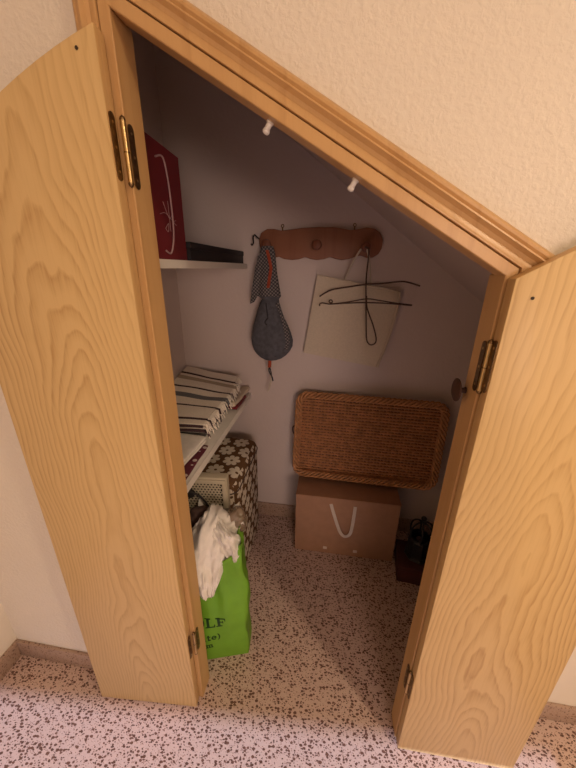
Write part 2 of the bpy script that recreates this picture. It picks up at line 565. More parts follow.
# ------------------------------------------------------------------ doors
def hinge(parent, x, y, z, sgn, h=0.092):
    """butt hinge: knuckle on the seam, one leaf on the door edge, the other on the jamb"""
    e = MB()
    e.tube([(x, y - 0.003, z - h * 0.5), (x, y - 0.003, z + 0.5 * h)], 0.0046, 12)
    k = e.build('hinge', M['brass'], parent, smooth=True)
    c = MB()
    for zz in (z - h * 0.5, z + h * 0.5):
        s = 1 if zz > z else -1
        c.lathe([(0.0046, 0), (0.0052, 0.002 * s), (0.004, 0.005 * s), (0.0005, 0.008 * s)], (x, y - 0.003, zz), 'z', 12)
    c.lathe([(0.005, -0.001), (0.005, 0.001)], (x, y - 0.003, z), 'z', 12)
    c.build('hinge_finial', M['old_brass'], k, smooth=True)
    return k


def leaf(parent, p0, du, name='hinge_leaf', h=0.10, wd=0.016, dz=0.0, mat='old_brass'):
    """round-ended plate standing at p0, spreading along du, screwed with three screws"""
    p0 = Vector(p0)
    du = Vector(du).normalized()
    nn = du.cross(Vector((0, 0, 1)))
    pts = []
    for k in range(9):
        a = PI * k / 8
        pts.append((wd * 0.5 * (1 - math.cos(a)), h * 0.5 - wd * 0.5 + wd * 0.5 * math.sin(a)))
    pts += [(wd - q[0], -q[1]) for q in pts]
    mb = MB()
    A = [p0 + du * u + Vector((0, 0, v + dz)) + nn * 0.0008 for u, v in pts]
    B = [p0 + du * u + Vector((0, 0, v + dz)) - nn * 0.0008 for u, v in pts]
    mb.loft([A, B])
    o = mb.build(name, M[mat], parent)
    for q in (-0.36, 0.0, 0.36):
        c = p0 + du * wd * 0.5 + Vector((0, 0, q * h + dz))
        r = MB()
        rings = []
        for rr, tt in ((0.0026, -0.0014), (0.0022, 0.0014)):
            rings.append([c + (du * math.cos(2 * PI * i / 8) + Vector((0, 0, 1)) * math.sin(2 * PI * i / 8)) * rr + nn * tt for i in range(8)])
        r.loft(rings)
        r.build('screw', M['brass'], o)
    return o


def door(name, hx, hy, fx, fy, z0, zh, zf, thick, mat, label, hz, jx, bow=0.0):
    base = Vector((hx, hy, 0))
    d = Vector((fx - hx, fy - hy, 0))
    wdt = d.length
    d.normalize()
    root = empty(name, base, 0.0)
    back = Vector((-d.y, d.x, 0))
    if back.y < 0: back = -back
    # panel in local space: u along the door, v up
    top = []
    K = 10
    for k in range(K + 1):
        t = k / K
        top.append((wdt * t, zh + (zf - zh) * t + bow * 4 * t * (1 - t)))
    poly = [(0, z0)] + top + [(wdt, z0)]
    A = [d * u + Vector((0, 0, v)) for u, v in poly]
    B = [p + back * thick for p in A]
    n = len(poly)
    mb = MB()
    mb.add(A + B, [list(range(n)), list(range(2 * n - 1, n - 1, -1))])
    mb.add(A + B, [(i, i + n, (i + 1) % n + n, (i + 1) % n) for i in range(n)], 1)
    mb.build('door_panel', [mat, M['oak_edge']], root, bevel=0.0015, bseg=2)
    s = -1 if fx < hx else 1
    for z in hz:
        k = hinge(root, jx - hx, 0.6125 - hy, z, s)
        leaf(k, Vector((0, 0, z)) - d * 0.001 + back * 0.004, back, dz=0.004)
        leaf(k, Vector((jx - hx - s * 0.0018, 0.0195 + 0.6 - hy, z)), (0, 1, 0), dz=-0.003)
    for (u, v) in ((0.012 + 0.02, zh - 0.03),):
        c = d * u + Vector((0, 0, v))
        m2 = MB()
        m2.lathe([(0.0028, -0.0012), (0.002, 0.004)], c, 'y', 10)
        m2.build('nail', M['dark_hole'], root)
    tag(root, label, 'door', kind='structure')
    return root


door('door_1', -0.390, 0.583, -0.735, 0.558, 0.006, 1.796, 1.602, 0.027, M['oak_left'],
     'left oak veneer cupboard door swung wide open against the wall, taller than the right one', (1.637, 0.305), XL, 0.018)
door('door_2', 0.289, 0.586, 0.632, 0.591, 0.006, ztop(0.285) - 0.004, 1.638, 0.026, M['oak_right'],
     'right oak veneer cupboard door swung wide open, its sloping top below the moulding', (1.280, 0.305), XR, 0.0)

# white door catches under the sloped head
for i, (x, lab) in enumerate(((-0.129, 'white round door catch under the sloped oak head, the upper one nearer the left door'),
                              (0.022, 'white round door catch under the sloped oak head, the lower one nearer the right door'))):
    z = ztop(x)
    e = empty('door_catch', (x, 0.645, z))
    e.rotation_euler = (0, ANG, 0)
    MB().lathe([(0.0065, 0.0), (0.0065, -0.003), (0.0048, -0.004), (0.0048, -0.012), (0.0060, -0.013), (0.0062, -0.017), (0.004, -0.0195), (0.0, -0.020)], (0, 0, 0), 'z', 20) \
        .build('catch_body', M['white_plastic'], e, smooth=True)
    tag(e, lab, 'catch', 'door catches')

# wooden knob on the inner side of the right jamb
k = empty('wooden_knob', (XR, 0.667, 1.212))
MB().lathe([(0.007, 0.0), (0.0055, -0.004), (0.0055, -0.016), (0.008, -0.018)], (0, 0, 0), 'x', 18).build('stem', M['knob_wood'], k, smooth=True)
MB().lathe([(0.007, -0.015), (0.018, -0.0155), (0.0245, -0.017), (0.025, -0.019), (0.020, -0.0215), (0.010, -0.023), (0.0, -0.0235)], (0, 0, 0), 'x', 28) \
    .build('knob_head', M['knob_wood'], k, smooth=True)
tag(k, 'dark brown turned wooden knob on the right door jamb, seen edge on', 'knob')

# ------------------------------------------------------------------ shelves
SHX = -0.42
for (z0, z1, lab) in ((1.446, 1.466, 'white upper shelf in the cupboard, under the red bag'),
                      (0.785, 0.813, 'white lower shelf in the cupboard, under the striped blanket')):
    s = empty('shelf', (CX0, 0, z0))
    MB().box((0.001, 0.705, 0), (SHX - CX0 - 0.004, CY - 0.002, z1 - z0)).build('shelf_board', M['shelf'], s, bevel=0.0015)
    MB().box((SHX - CX0 - 0.004, 0.705, -0.0005), (SHX - CX0, CY - 0.002, z1 - z0 + 0.0005)).build('edge_band', M['shelf'], s)
    tag(s, lab, 'shelf', 'cupboard shelves')

# red gift bag on the upper shelf
b = empty('gift_bag', (-0.44, 0.86, 1.466))
W_, D_, Hh = 0.105, 0.165, 0.262
mb = MB()
rings = []
for k in range(9):
    t = k / 8
    inx = 0.014 * math.sin(PI * t) + 0.010 * t
    rings.append([(-W_ + 0.0, -D_ / 2, Hh * t), (-W_ / 2, -D_ / 2 + inx, Hh * t), (0, -D_ / 2, Hh * t), (0, D_ / 2 - 0.004, Hh * t - 0.006 * t), (-W_ / 2, D_ / 2 - inx, Hh * t), (-W_, D_ / 2, Hh * t)])
mb.loft(rings)
mb.build('bag_body', M['red'], b)
pts = spline([(0.002, -0.045, 0.225), (0.004, -0.014, 0.232), (0.006, -0.003, 0.19), (0.006, 0.002, 0.12), (0.005, 0.0, 0.06), (0.004, -0.02, 0.018), (0.003, -0.045, 0.022)], 8)
MB().tube(pts, 0.0022, 8).build('handle', M['pen'], b, smooth=True)
mb = MB()
for st in ([(-0.03, 0.135), (-0.005, 0.10), (0.01, 0.112)], [(-0.005, 0.14), (-0.004, 0.07)], [(0.012, 0.118), (0.012, 0.085)], [(-0.05, 0.105), (-0.02, 0.11), (0.03, 0.088)],
           [(-0.03, 0.075), (-0.012, 0.088), (-0.018, 0.068), (-0.03, 0.075)], [(0.012, 0.095), (0.03, 0.10)]):
    mb.tube(spline([(0.0006, y, z) for y, z in st], 4), 0.0007, 6)
mb.build('printed_scribble', M['pen'], b, smooth=True)
tag(b, 'dark red paper gift bag with pale handle on the upper shelf', 'bag')

# black flat box
bb = empty('flat_box', (-0.435, 1.23, 1.466))
MB().box((-0.22, -0.275, 0), (0, 0.285, 0.034)).build('box_base', M['black'], bb, bevel=0.002)
MB().box((-0.222, -0.278, 0.034), (0.002, 0.288, 0.053)).build('lid', M['black'], bb, bevel=0.002)
tag(bb, 'long flat black box on the upper shelf beside the red bag', 'box')

# ------------------------------------------------------------------ peg rack
RY = 1.508
opx = [(259, 240), (261, 233), (267, 229), (274, 229), (281, 230.5), (290, 229.5), (302, 228), (318, 227), (334, 227.2), (343, 228.5), (351, 230), (359, 229), (367, 227.4), (375, 228.5), (380.5, 233), (383, 240),
       (382, 248), (378.5, 254), (373, 257.5), (367, 258), (361, 255.5), (356, 256.5), (349, 259), (342, 260), (335, 258.8), (330, 257), (324, 259), (317, 260), (310, 259), (305, 257), (299, 259), (292, 260),
       (284, 259), (279, 256.5), (273, 258), (267, 257), (262, 252), (259.5, 246)]
pts2 = [at(x, y, RY) for x, y in opx]
cx = sum(p.x for p in pts2) / len(pts2)
rack = empty('peg_rack', (cx, CY, 1.55))
loc = [(p.x - cx, p.z - 1.55) for p in pts2]
mb = MB()
mb.prism(loc, -0.024, -0.001)
mb.build('board', M['pine'], rack, bevel=0.004, bseg=3)
PEG = []
for (x, y) in ((266.5, 245), (317, 245), (366, 247)):
    p = at(x, y, RY - 0.03)
    PEG.append(p)
    c = (p.x - cx, 0, p.z - 1.55)
    MB().lathe([(0.011, -0.022), (0.010, -0.04), (0.011, -0.048), (0.019, -0.053), (0.021, -0.060), (0.019, -0.067), (0.010, -0.072), (0.0, -0.073)], c, 'y', 24).build('peg', M['peg_wood'], rack, smooth=True)
for (x, y) in ((282, 226), (355, 225)):
    p = at(x, y, RY)
    c = Vector((p.x - cx, -0.006, p.z - 1.55))
    mb = MB()
    mb.tube([c + Vector((0, 0, -0.02)), c + Vector((0, 0, -0.004))], 0.003, 8)
    mb.tube([c + Vector((0.006 * math.cos(2 * PI * i / 12), 0, 0.002 + 0.006 * math.sin(2 * PI * i / 12))) for i in range(12)], 0.0018, 6, closed=True)
    mb.build('hanging_eye', M['old_brass'], rack, smooth=True)
p = at(255, 238, RY)
c = Vector((p.x - cx, -0.02, p.z - 1.55))
mb = MB()
mb.tube(spline([c + Vector(q) for q in ((0.02, 0, -0.005), (0.008, -0.006, 0.006), (0.0, -0.01, 0.012), (-0.006, -0.012, 0.0), (-0.005, -0.012, -0.02), (-0.012, -0.012, -0.03), (-0.016, -0.012, -0.024))], 6), 0.003, 8)
mb.build('side_hook', M['iron'], rack, smooth=True)
tag(rack, 'scalloped reddish wooden peg rack with three round pegs on the back wall', 'rack')

# ------------------------------------------------------------------ hanging grey pouch
PY = 1.455
po = empty('mesh_pouch', at(270, 360, PY))
o0 = po.location.copy()
prof_px = [(246, 262, 273), (252, 260, 275), (262, 259, 276), (272, 258.5, 277), (284, 258, 279), (292, 257.5, 280.5), (296, 258, 281), (299, 262, 279), (303, 260, 279.5), (310, 257.5, 281.5), (318, 255.5, 284.5), (325, 253.5, 288), (332, 252, 291),
           (339, 251.5, 293), (345, 252.3, 292.5), (350, 254, 290), (354, 257, 286.5), (357.5, 261, 282), (359.5, 265, 277), (360.3, 268, 273)]
rings = []
for i, (y, xl, xr) in enumerate(prof_px):
    a, b2 = at(xl, y, PY), at(xr, y, PY)
    c, h = (a + b2) / 2, (b2 - a).length / 2
    dep = min(h * 0.62, 0.042)
    ring = []
    for k in range(40):
        an = 2 * PI * k / 40
        fold = 1 + 0.07 * math.sin(an * 5 + y * 0.08) + 0.05 * noise.noise(Vector((math.cos(an) * 2, math.sin(an) * 2, y * 0.09)))
        ring.append(c - o0 + Vector((math.cos(an) * h * (0.95 + 0.05 * fold), math.sin(an) * dep * fold, 0)))
    rings.append(ring)
MB().loft(rings[:7]).build('mesh_top', M['mesh'], po, smooth=True, angle=60)
MB().loft(rings[6:]).build('pouch_body', M['pouch'], po, smooth=True, angle=60)
# side mesh panel on the body
mb = MB()
for s0, s1, off in ((0.05, 0.95, 0.0),):
    r2 = []
    for (y, xa, xb) in ((303, 275, 278.5), (312, 279, 281), (322, 282, 285.5), (332, 284, 288.5), (342, 286, 289.5), (350, 284, 287)):
        pa, pb = at(xa, y, PY - 0.034) - o0, at(xb, y, PY - 0.030) - o0
        r2.append([pa, pb, pb + Vector((0, 0.012, 0)), pa + Vector((0, 0.012, 0))])
    mb.loft(r2)
mb.build('side_mesh', M['mesh'], po, smooth=True)
mb = MB()
mb.tube(spline([at(x, y, PY - 0.036) - o0 for x, y in ((266, 303), (268, 318), (273, 330), (276, 345), (275, 357))], 6), 0.0028, 8)
mb.tube(spline([at(x, y, PY - 0.037) - o0 for x, y in ((268, 318), (265, 322), (267, 325))], 4), 0.004, 8)
mb.build('zip', M['pouch_seam'], po, smooth=True)
# loose mesh flap at the left
out = [(262, 252), (258, 256), (255, 268), (252.5, 285), (250, 304), (254, 302), (258.5, 294), (260, 280), (263, 266), (265, 256)]
A = [at(x, y, PY - 0.02 + 0.004 * math.sin(i)) - o0 for i, (x, y) in enumerate(out)]
B = [q + Vector((0, 0.006, 0)) for q in A]
mb = MB()
mb.loft([A, B])
mb.build('mesh_flap', M['mesh'], po)
pts = [(267, 250), (269, 258), (271, 268), (269.5, 278), (268, 288)]
rr = []
for (x, y) in pts:
    c = at(x, y, PY - 0.042) - o0
    rr.append([c + Vector((-0.007, 0.002, 0)), c + Vector((0.007, -0.003, 0)), c + Vector((0.007, 0.001, 0)), c + Vector((-0.007, 0.006, 0))])
MB().loft(rr).build('orange_strap', M['orange'], po, smooth=True)
MB().tube([at(270, 358, PY) - o0, at(269.7, 363, PY) - o0, at(269.5, 367, PY) - o0], 0.0085, 10).build('cord_lock', M['orange'], po, smooth=True)
mb = MB()
mb.tube(spline([at(x, y, PY) - o0 for x, y in ((269.5, 366), (269, 371), (272, 377), (273, 381))], 5), 0.0036, 8)
mb.tube(spline([at(x, y, PY) - o0 for x, y in ((269.5, 366), (271, 372), (271.5, 376))], 5), 0.003, 8)
mb.build('cord', M['pouch_seam'], po, smooth=True)
MB().tube(spline([at(x, y, PY) - o0 for x, y in ((271, 376), (270.5, 383), (268, 391))], 5), 0.004, 8).build('cord_tail', M['string'], po, smooth=True)
pp = PEG[0] - o0
MB().tube([pp + Vector((0.017 * math.cos(2 * PI * i / 20), 0.0, 0.022 * math.sin(2 * PI * i / 20) - 0.002)) for i in range(20)], 0.0035, 8, closed=True).build('hanging_loop', M['pouch'], po, smooth=True)
tag(po, 'dark grey mesh pouch with an orange strap hanging from the left peg', 'pouch')

# ------------------------------------------------------------------ cream cloth bag
BY = 1.505
cb = empty('cloth_bag', at(352, 350, BY))
o0 = cb.location.copy()
cor = [at(317.5, 274.5, BY), at(401, 291.5, BY), at(378.5, 367.5, BY), at(303.5, 352.5, BY)]
N = 18
front, backv = [], []
for j in range(N + 1):
    for i in range(N + 1):
        u, v = i / N, j / N
        p = (cor[0] * (1 - u) + cor[1] * u) * (1 - v) + (cor[3] * (1 - u) + cor[2] * u) * v
        puff = 0.010 * (max(0, math.sin(PI * u)) * max(0, math.sin(PI * v))) ** 0.5 + 0.005 * noise.noise(Vector((u * 4, v * 4, 3.1)))
        front.append(p - o0 + Vector((0, -0.004 - puff, 0)))
        backv.append(p - o0 + Vector((0, 0.006, 0)))
mb = MB()
idx = lambda i, j: j * (N + 1) + i
fs = [(idx(i, j), idx(i + 1, j), idx(i + 1, j + 1), idx(i, j + 1)) for j in range(N) for i in range(N)]
nf = len(front)
fs2 = [tuple(q + nf for q in reversed(f)) for f in fs]
rim = [idx(i, 0) for i in range(N)] + [idx(N, j) for j in range(N)] + [idx(i, N) for i in range(N, 0, -1)] + [idx(0, j) for j in range(N, 0, -1)]
fs3 = [(rim[k], rim[(k + 1) % len(rim)], rim[(k + 1) % len(rim)] + nf, rim[k] + nf) for k in range(len(rim))]
mb.add(front + backv, fs + fs2 + fs3)
mb.build('bag_panel', M['cream'], cb, smooth=True, angle=50)
MB().tube(spline([at(x, y, BY - 0.012) - o0 for x, y in ((400, 293), (395, 317), (386, 345), (379, 362), (377, 367))], 5), 0.006, 8).build('folded_hem', M['cream'], cb, smooth=True)
MB().tube(spline([at(x, y, BY - 0.010) - o0 for x, y in ((318.5, 275.5), (345, 280.5), (372, 286.5), (400, 292))], 5), 0.0035, 8).build('top_hem', M['cream'], cb, smooth=True)
for pl_ in (((345, 279), (350, 268), (356, 257), (361, 249)), ((371, 285), (370, 270), (369, 258), (367, 249))):
    MB().tube(spline([at(x, y, 1.462 if q else BY - 0.012) - o0 for q, (x, y) in ((int(i > 1), t) for i, t in enumerate(pl_))], 5), 0.0042, 8).build('string_handle', M['string'], cb, smooth=True)
tag(cb, 'flat cream cloth bag hanging askew from the right peg behind the wire', 'bag')

# ------------------------------------------------------------------ bent wire
WY = 1.448
wr = empty('bent_wire_hanger', at(366, 300, WY))
o0 = wr.location.copy()
w_ = lambda pts, dy=0.0: spline([at(x, y, WY + dy) - o0 for x, y in pts], 6)
MB().tube(w_([(365, 247), (368.5, 249), (368.5, 258), (366.8, 272), (366, 285), (366, 300), (366.2, 322), (366.5, 338), (368.5, 343.5), (372, 344.8), (375.5, 342.5), (376, 337), (373, 325), (369, 314), (366.8, 306), (366.5, 296)]), 0.0032, 8) \
    .build('wire_stem', M['wire'], wr, smooth=True)
MB().tube(w_([(319.5, 296.5), (325, 293), (333, 289.5), (348, 287), (366, 284.3), (382, 283.5), (400, 281.5), (409, 282.5), (420, 286)], -0.006), 0.0034, 8).build('wire_arm', M['wire'], wr, smooth=True)
mb = MB()
mb.tube(w_([(320, 306), (319.5, 304.5), (322, 303), (330, 304), (345, 303.2), (366, 302.6), (388, 303.4), (412, 305.5)], 0.005), 0.003, 8)
mb.tube(w_([(331, 303.5), (329, 301.2), (331, 299.8), (332.5, 301.8), (331, 304), (345, 302.5), (366, 299), (378, 300.2), (395, 303), (412, 305)], -0.003), 0.0026, 8)
mb.build('wire_arm', M['wire'], wr, smooth=True)
tag(wr, 'bent brown wire hanger with two crossing arms hanging from the right peg', 'hanger')

# ------------------------------------------------------------------ cardboard box with ribbon handle
bx0, bx1, by0, by1, bh = -0.136, 0.382, 1.296, 1.455, 0.372
cbx = empty('cardboard_box', ((bx0 + bx1) / 2, (by0 + by1) / 2, 0))
hx_, hy_ = (bx1 - bx0) / 2, (by1 - by0) / 2
MB().box((-hx_, -hy_, 0.001), (hx_, hy_, bh - 0.006)).build('box_body', M['card'], cbx, bevel=0.003)
MB().box((-hx_ - 0.001, -hy_ - 0.002, bh - 0.006), (hx_ + 0.001, hy_, bh)).build('top_flap', M['card_edge'], cbx, bevel=0.001)
a0 = Vector((-(bx0 + bx1) / 2, -(by0 + by1) / 2, 0))
path = spline([(0.043, by0 - 0.003, 0.333), (0.062, by0 - 0.010, 0.275), (0.090, by0 - 0.016, 0.195), (0.110, by0 - 0.018, 0.158), (0.130, by0 - 0.018, 0.150), (0.150, by0 - 0.016, 0.168), (0.158, by0 - 0.012, 0.22), (0.162, by0 - 0.008, 0.29), (0.164, by0 - 0.003, 0.333)], 6)
rr = []
for i, p in enumerate(path):
    t = (path[min(i + 1, len(path) - 1)] - path[max(i - 1, 0)]).normalized()
    s = Vector((t.z, 0, -t.x)) * 0.008
    rr.append([p + a0 - s, p + a0 + s, p + a0 + s + Vector((0, 0.0022, 0)), p + a0 - s + Vector((0, 0.0022, 0))])
MB().loft(rr).build('ribbon_handle', M['ribbon'], cbx, smooth=True)
for x in (0.028, 0.187):
    mb = MB()
    mb.box((x - 0.010 + a0.x, -hy_ - 0.0015, 0.030), (x + 0.010 + a0.x, -hy_ + 0.001, 0.046))
    mb.build('tape_tab', M['ribbon'], cbx)
tag(cbx, 'brown cardboard box with a pale ribbon handle on the floor under the wicker tray', 'box')

# ------------------------------------------------------------------ wicker tray
TW, TH, RC = 0.735, 0.468, 0.055
tr = empty('wicker_tray', (0.202, 1.448, bh))
LEAN = math.atan2(0.045, TH)
def T(u, v, d):
    """u across, v up the tray, d towards the room"""
    u2 = u - TW / 2
    a = R(-0.8)
    uu, vv = u2 * math.cos(a) - (v - TH / 2) * math.sin(a), u2 * math.sin(a) + (v - TH / 2) * math.cos(a) + TH / 2
    return Vector((uu, vv * math.sin(LEAN) - d * math.cos(LEAN), vv * math.cos(LEAN) + d * math.sin(LEAN) + 0.021))
def rrect(inset, n=10):
    pts = []
    r = max(RC - inset * 0.5, 0.01)
    for (cx_, cy_, a0_) in ((TW - inset - r, TH - inset - r, 0), (inset + r, TH - inset - r, 90), (inset + r, inset + r, 180), (TW - inset - r, inset + r, 270)):
        for k in range(n + 1):
            a = R(a0_ + 90 * k / n)
            pts.append((cx_ + r * math.cos(a), cy_ + r * math.sin(a)))
    return pts
def resample(pts, step):
    P = [Vector((x, y)) for x, y in pts] + [Vector(pts[0])]
    out, carry = [], 0.0
    L = sum((P[i + 1] - P[i]).length for i in range(len(P) - 1))
    n = int(L / step)
    step = L / n
    acc, tgt = 0.0, 0.0
    for i in range(len(P) - 1):
        seg = (P[i + 1] - P[i]).length
        while tgt <= acc + seg and len(out) < n:
            out.append(P[i].lerp(P[i + 1], (tgt - acc) / max(seg, 1e-9)))
            tgt += step
        acc += seg
    return out
# woven base: stakes and weavers
mb = MB()
ins = 0.026
nst = 40
sx = (TW - 2 * ins) / nst
rows = 26
rh = (TH - 2 * ins) / rows
rnd = random.Random(3)
for i in range(nst + 1):
    u = ins + i * sx
    e = 0.022 if i in (0, nst) else (0.008 if i in (1, nst - 1) else 0.0)
    mb.tube([T(u, ins + e + (TH - 2 * ins - 2 * e) * k / 4, 0.004) for k in range(5)], 0.0026, 5)
for j in range(rows):
    v = ins + (j + 0.5) * rh
    e = 0.0
    if v < ins + 0.03: e = 0.03 - (v - ins)
    if v > TH - ins - 0.03: e = 0.03 - (TH - ins - v)
    e = max(0, e) * 0.6
    pts = []
    ph = j % 2
    for k in range(nst * 2 + 1):
        u = ins + e + (TW - 2 * ins - 2 * e) * k / (nst * 2)
        amp = 0.0036 * math.cos(PI * (k / 2 + ph))
        pts.append(T(u, v + 0.0012 * noise.noise(Vector((u * 9, j * 0.7, 0))), 0.006 + amp))
    mb.tube(pts, rh * 0.42 * rnd.uniform(0.85, 1.1), 5)
mb.build('woven_base', M['wicker'], tr, smooth=True, angle=80)
# backing so that the weave is dense, then the raised side
mb = MB()
q = rrect(0.022, 6)
mb.loft([[T(x, y, -0.003) for x, y in q], [T(x, y, 0.003) for x, y in q]])
mb.build('base_lining', M['dark_fabric'], tr)
ring_mid = resample(rrect(0.02), 0.006)
mb = MB()
for lev in range(5):
    d0 = 0.0 + lev * 0.007
    ii = 0.026 - lev * 0.0028
    rp = resample(rrect(ii), 0.006)
    mb.tube([T(p.x, p.y, d0 + 0.0022 * math.cos(PI * (k + lev))) for k, p in enumerate(rp)], 0.0042, 5, closed=True)
mb.build('side_wall', M['wicker'], tr, smooth=True, angle=80)
mb = MB()
ring = resample(rrect(0.013), 0.0045)
nR = len(ring)
turns = int(nR * 0.0045 / 0.10)
for s in range(4):
    pts = []
    for k, p in enumerate(ring):
        t = ring[(k + 1) % nR] - ring[k - 1]
        t.normalize()
        n2 = Vector((t.y, -t.x))
        a = 2 * PI * (turns * k / nR + s / 4)
        off = n2 * (0.0135 * math.cos(a))
        pts.append(T(p.x + off.x, p.y + off.y, 0.034 + 0.010 * math.sin(a)))
    mb.tube(pts, 0.0060, 6, closed=True)
mb.build('braided_rim', M['wicker_rim'], tr, smooth=True, angle=80)
MB().tube(spline([T(0.006, TH * 0.60, 0.02), T(-0.010, TH * 0.585, 0.022), T(-0.014, TH * 0.545, 0.022), T(-0.008, TH * 0.50, 0.022), T(0.006, TH * 0.49, 0.02)], 6), 0.004, 8).build('handle_loop', M['wire'], tr, smooth=True)
tag(tr, 'large rectangular woven wicker tray standing on edge on the cardboard box', 'tray')

# ------------------------------------------------------------------ dark red box and lantern
rb = empty('small_box', (0.505, 1.262, 0))
MB().box((-0.11, -0.085, 0.001), (0.11, 0.085, 0.075)).build('box_base', M['dark_red'], rb, bevel=0.002)
MB().box((-0.112, -0.087, 0.075), (0.112, 0.087, 0.098)).build('lid', M['dark_red'], rb, bevel=0.002)
rb.rotation_euler = (0, 0, R(-6))
tag(rb, 'low dark red box on the floor beside the cardboard box, under the lantern', 'box')
la = empty('lantern', (0.490, 1.275, 0.099))
MB().lathe([(0.062, 0.0), (0.064, 0.006), (0.060, 0.012), (0.054, 0.016), (0.054, 0.020), (0.0, 0.020)], seg=8).build('base', M['iron'], la)
MB().lathe([(0.054, 0.020), (0.056, 0.05), (0.056, 0.105), (0.052, 0.112), (0.050, 0.116), (0.044, 0.118), (0.044, 0.03), (0.0, 0.03)], seg=8).build('body', M['iron'], la)
for k in range(6):
    a = 2 * PI * k / 6 + 0.3
    c_, s_ = math.cos(a), math.sin(a)
    MB().tube(spline([(0.052 * c_, 0.052 * s_, 0.113), (0.056 * c_, 0.056 * s_, 0.15), (0.047 * c_, 0.047 * s_, 0.183), (0.026 * c_, 0.026 * s_, 0.202), (0.004 * c_, 0.004 * s_, 0.206)], 6), 0.0042, 8).build('rib', M['iron'], la, smooth=True)
MB().lathe([(0.010, 0.196), (0.016, 0.203), (0.010, 0.210), (0.006, 0.214), (0.013, 0.222), (0.013, 0.230), (0.006, 0.238), (0.0, 0.240)], seg=16).build('finial', M['iron'], la, smooth=True)
MB().lathe([(0.018, 0.031), (0.018, 0.10), (0.014, 0.104), (0.0, 0.104)], seg=16).build('candle', M['dark_fabric'], la, smooth=True)
tag(la, 'black iron candle lantern with arched ribs standing on the dark red box', 'lantern')

# ------------------------------------------------------------------ striped blanket on the lower shelf
ST = 0.813
bl = empty('striped_blanket', (-0.60, 1.25, ST))
o0 = bl.location.copy()
YF, YB = 0.985, 1.42
path = []
zl = [0.050, 0.064, 0.078, 0.092]         # layer heights above the shelf
def line(ya, yb, z, n=34):
    for k in range(n):
        path.append((ya + (yb - ya) * k / (n - 1), z))
def turn(yc, z0, z1, side, n=8):
    rr_ = (z1 - z0) / 2
    for k in range(1, n):
        a = -PI / 2 + PI * k / n
        path.append((yc + side * rr_ * 1.8 * math.cos(a), (z0 + z1) / 2 + rr_ * math.sin(a)))
line(YB - 0.03, YF + 0.01, zl[0]); turn(YF + 0.01, zl[0], zl[1], -1)
line(YF + 0.01, YB - 0.04, zl[1]); turn(YB - 0.04, zl[1], zl[2], 1)
line(YB - 0.04, YF - 0.005, zl[2]); turn(YF - 0.005, zl[2], zl[3], -1)
line(YF - 0.005, YB, zl[3], 150)
# arc length, stripes
arc = [0.0]
for i in range(1, len(path)): arc.append(arc[-1] + math.hypot(path[i][0] - path[i - 1][0], path[i][1] - path[i - 1][1]))
top0 = arc[-150]
stripes = [(0.025, 0.037, 1), (0.130, 0.142, 1), (0.200, 0.240, 2), (0.285, 0.297, 1), (0.345, 0.368, 3), (0.385, 0.396, 1)]
def mat_at(s):
    q = s - top0
    if q < -0.004:
        q = (-q + 0.02) % 0.125
        return 1 if q < 0.012 or 0.03 < q < 0.04 else 0
    for a, b2, mm in stripes:
        if a <= q < b2: return mm
    return 0
xl_, xr_ = CX0 + 0.012, -0.452
NX = 22
top_pts, th = [], 0.0055
def bz(x, y, z):
    lift = 0.060 * max(0, (y - 1.25) / 0.25) ** 1.5 * (1 if z > 0.07 else 0.55)
    drop = 0.020 * max(0, (1.03 - y) / 0.05) * 0.0
    return z + lift + 0.006 * noise.noise(Vector((x * 9, y * 7, 1.0))) + 0.016 * (1 - min(1, max(0, (x - xl_) / 0.3))) * 0.4
vs, fs, mi = [], [], []
for layer in (0, 1):
    for i, (y, z) in enumerate(path):
        a = path[max(i - 1, 0)]
        b2 = path[min(i + 1, len(path) - 1)]
        t = Vector((b2[0] - a[0], b2[1] - a[1]))
        t.normalize()
        nrm = Vector((-t.y, t.x)) * (th / 2) * (1 if layer == 0 else -1)
        for k in range(NX + 1):
            x = xl_ + (xr_ - xl_) * k / NX + (0.010 * noise.noise(Vector((y * 6, z * 30, 5.0))) if k == NX else 0)
            yy = y + nrm.x + 0.012 * noise.noise(Vector((x * 5, z * 40, 2.0))) - 0.03 * (1 - k / NX) * (1 - min(1, max(0, (y - YF) / 0.3))) + 0.33 * (xr_ - x) * min(1, max(0, (y - YF) / (YB - YF))) ** 1.3 * 0.85
            vs.append(Vector((x, yy, ST + bz(x, y, z) + nrm.y)) - o0)
nP = len(path) * (NX + 1)
mb = MB()
mb.v = vs
g = lambda l, i, k: l * nP + i * (NX + 1) + k
for i in range(len(path) - 1):
    mm = mat_at((arc[i] + arc[i + 1]) / 2)
    for k in range(NX):
        for l in (0, 1):
            mb.f.append([g(l, i, k), g(l, i, k + 1), g(l, i + 1, k + 1), g(l, i + 1, k)]); mb.mi.append(mm)
    for k in (0, NX):
        mb.f.append([g(0, i, k), g(0, i + 1, k), g(1, i + 1, k), g(1, i, k)]); mb.mi.append(mm)
for i in (0, len(path) - 1):
    for k in range(NX):
        mb.f.append([g(0, i, k), g(0, i, k + 1), g(1, i, k + 1), g(1, i, k)]); mb.mi.append(0)
mb.build('folded_cloth', [M['cloth'], M['stripe_dark'], M['stripe_grey'], M['stripe_tan']], bl, smooth=True, angle=80)
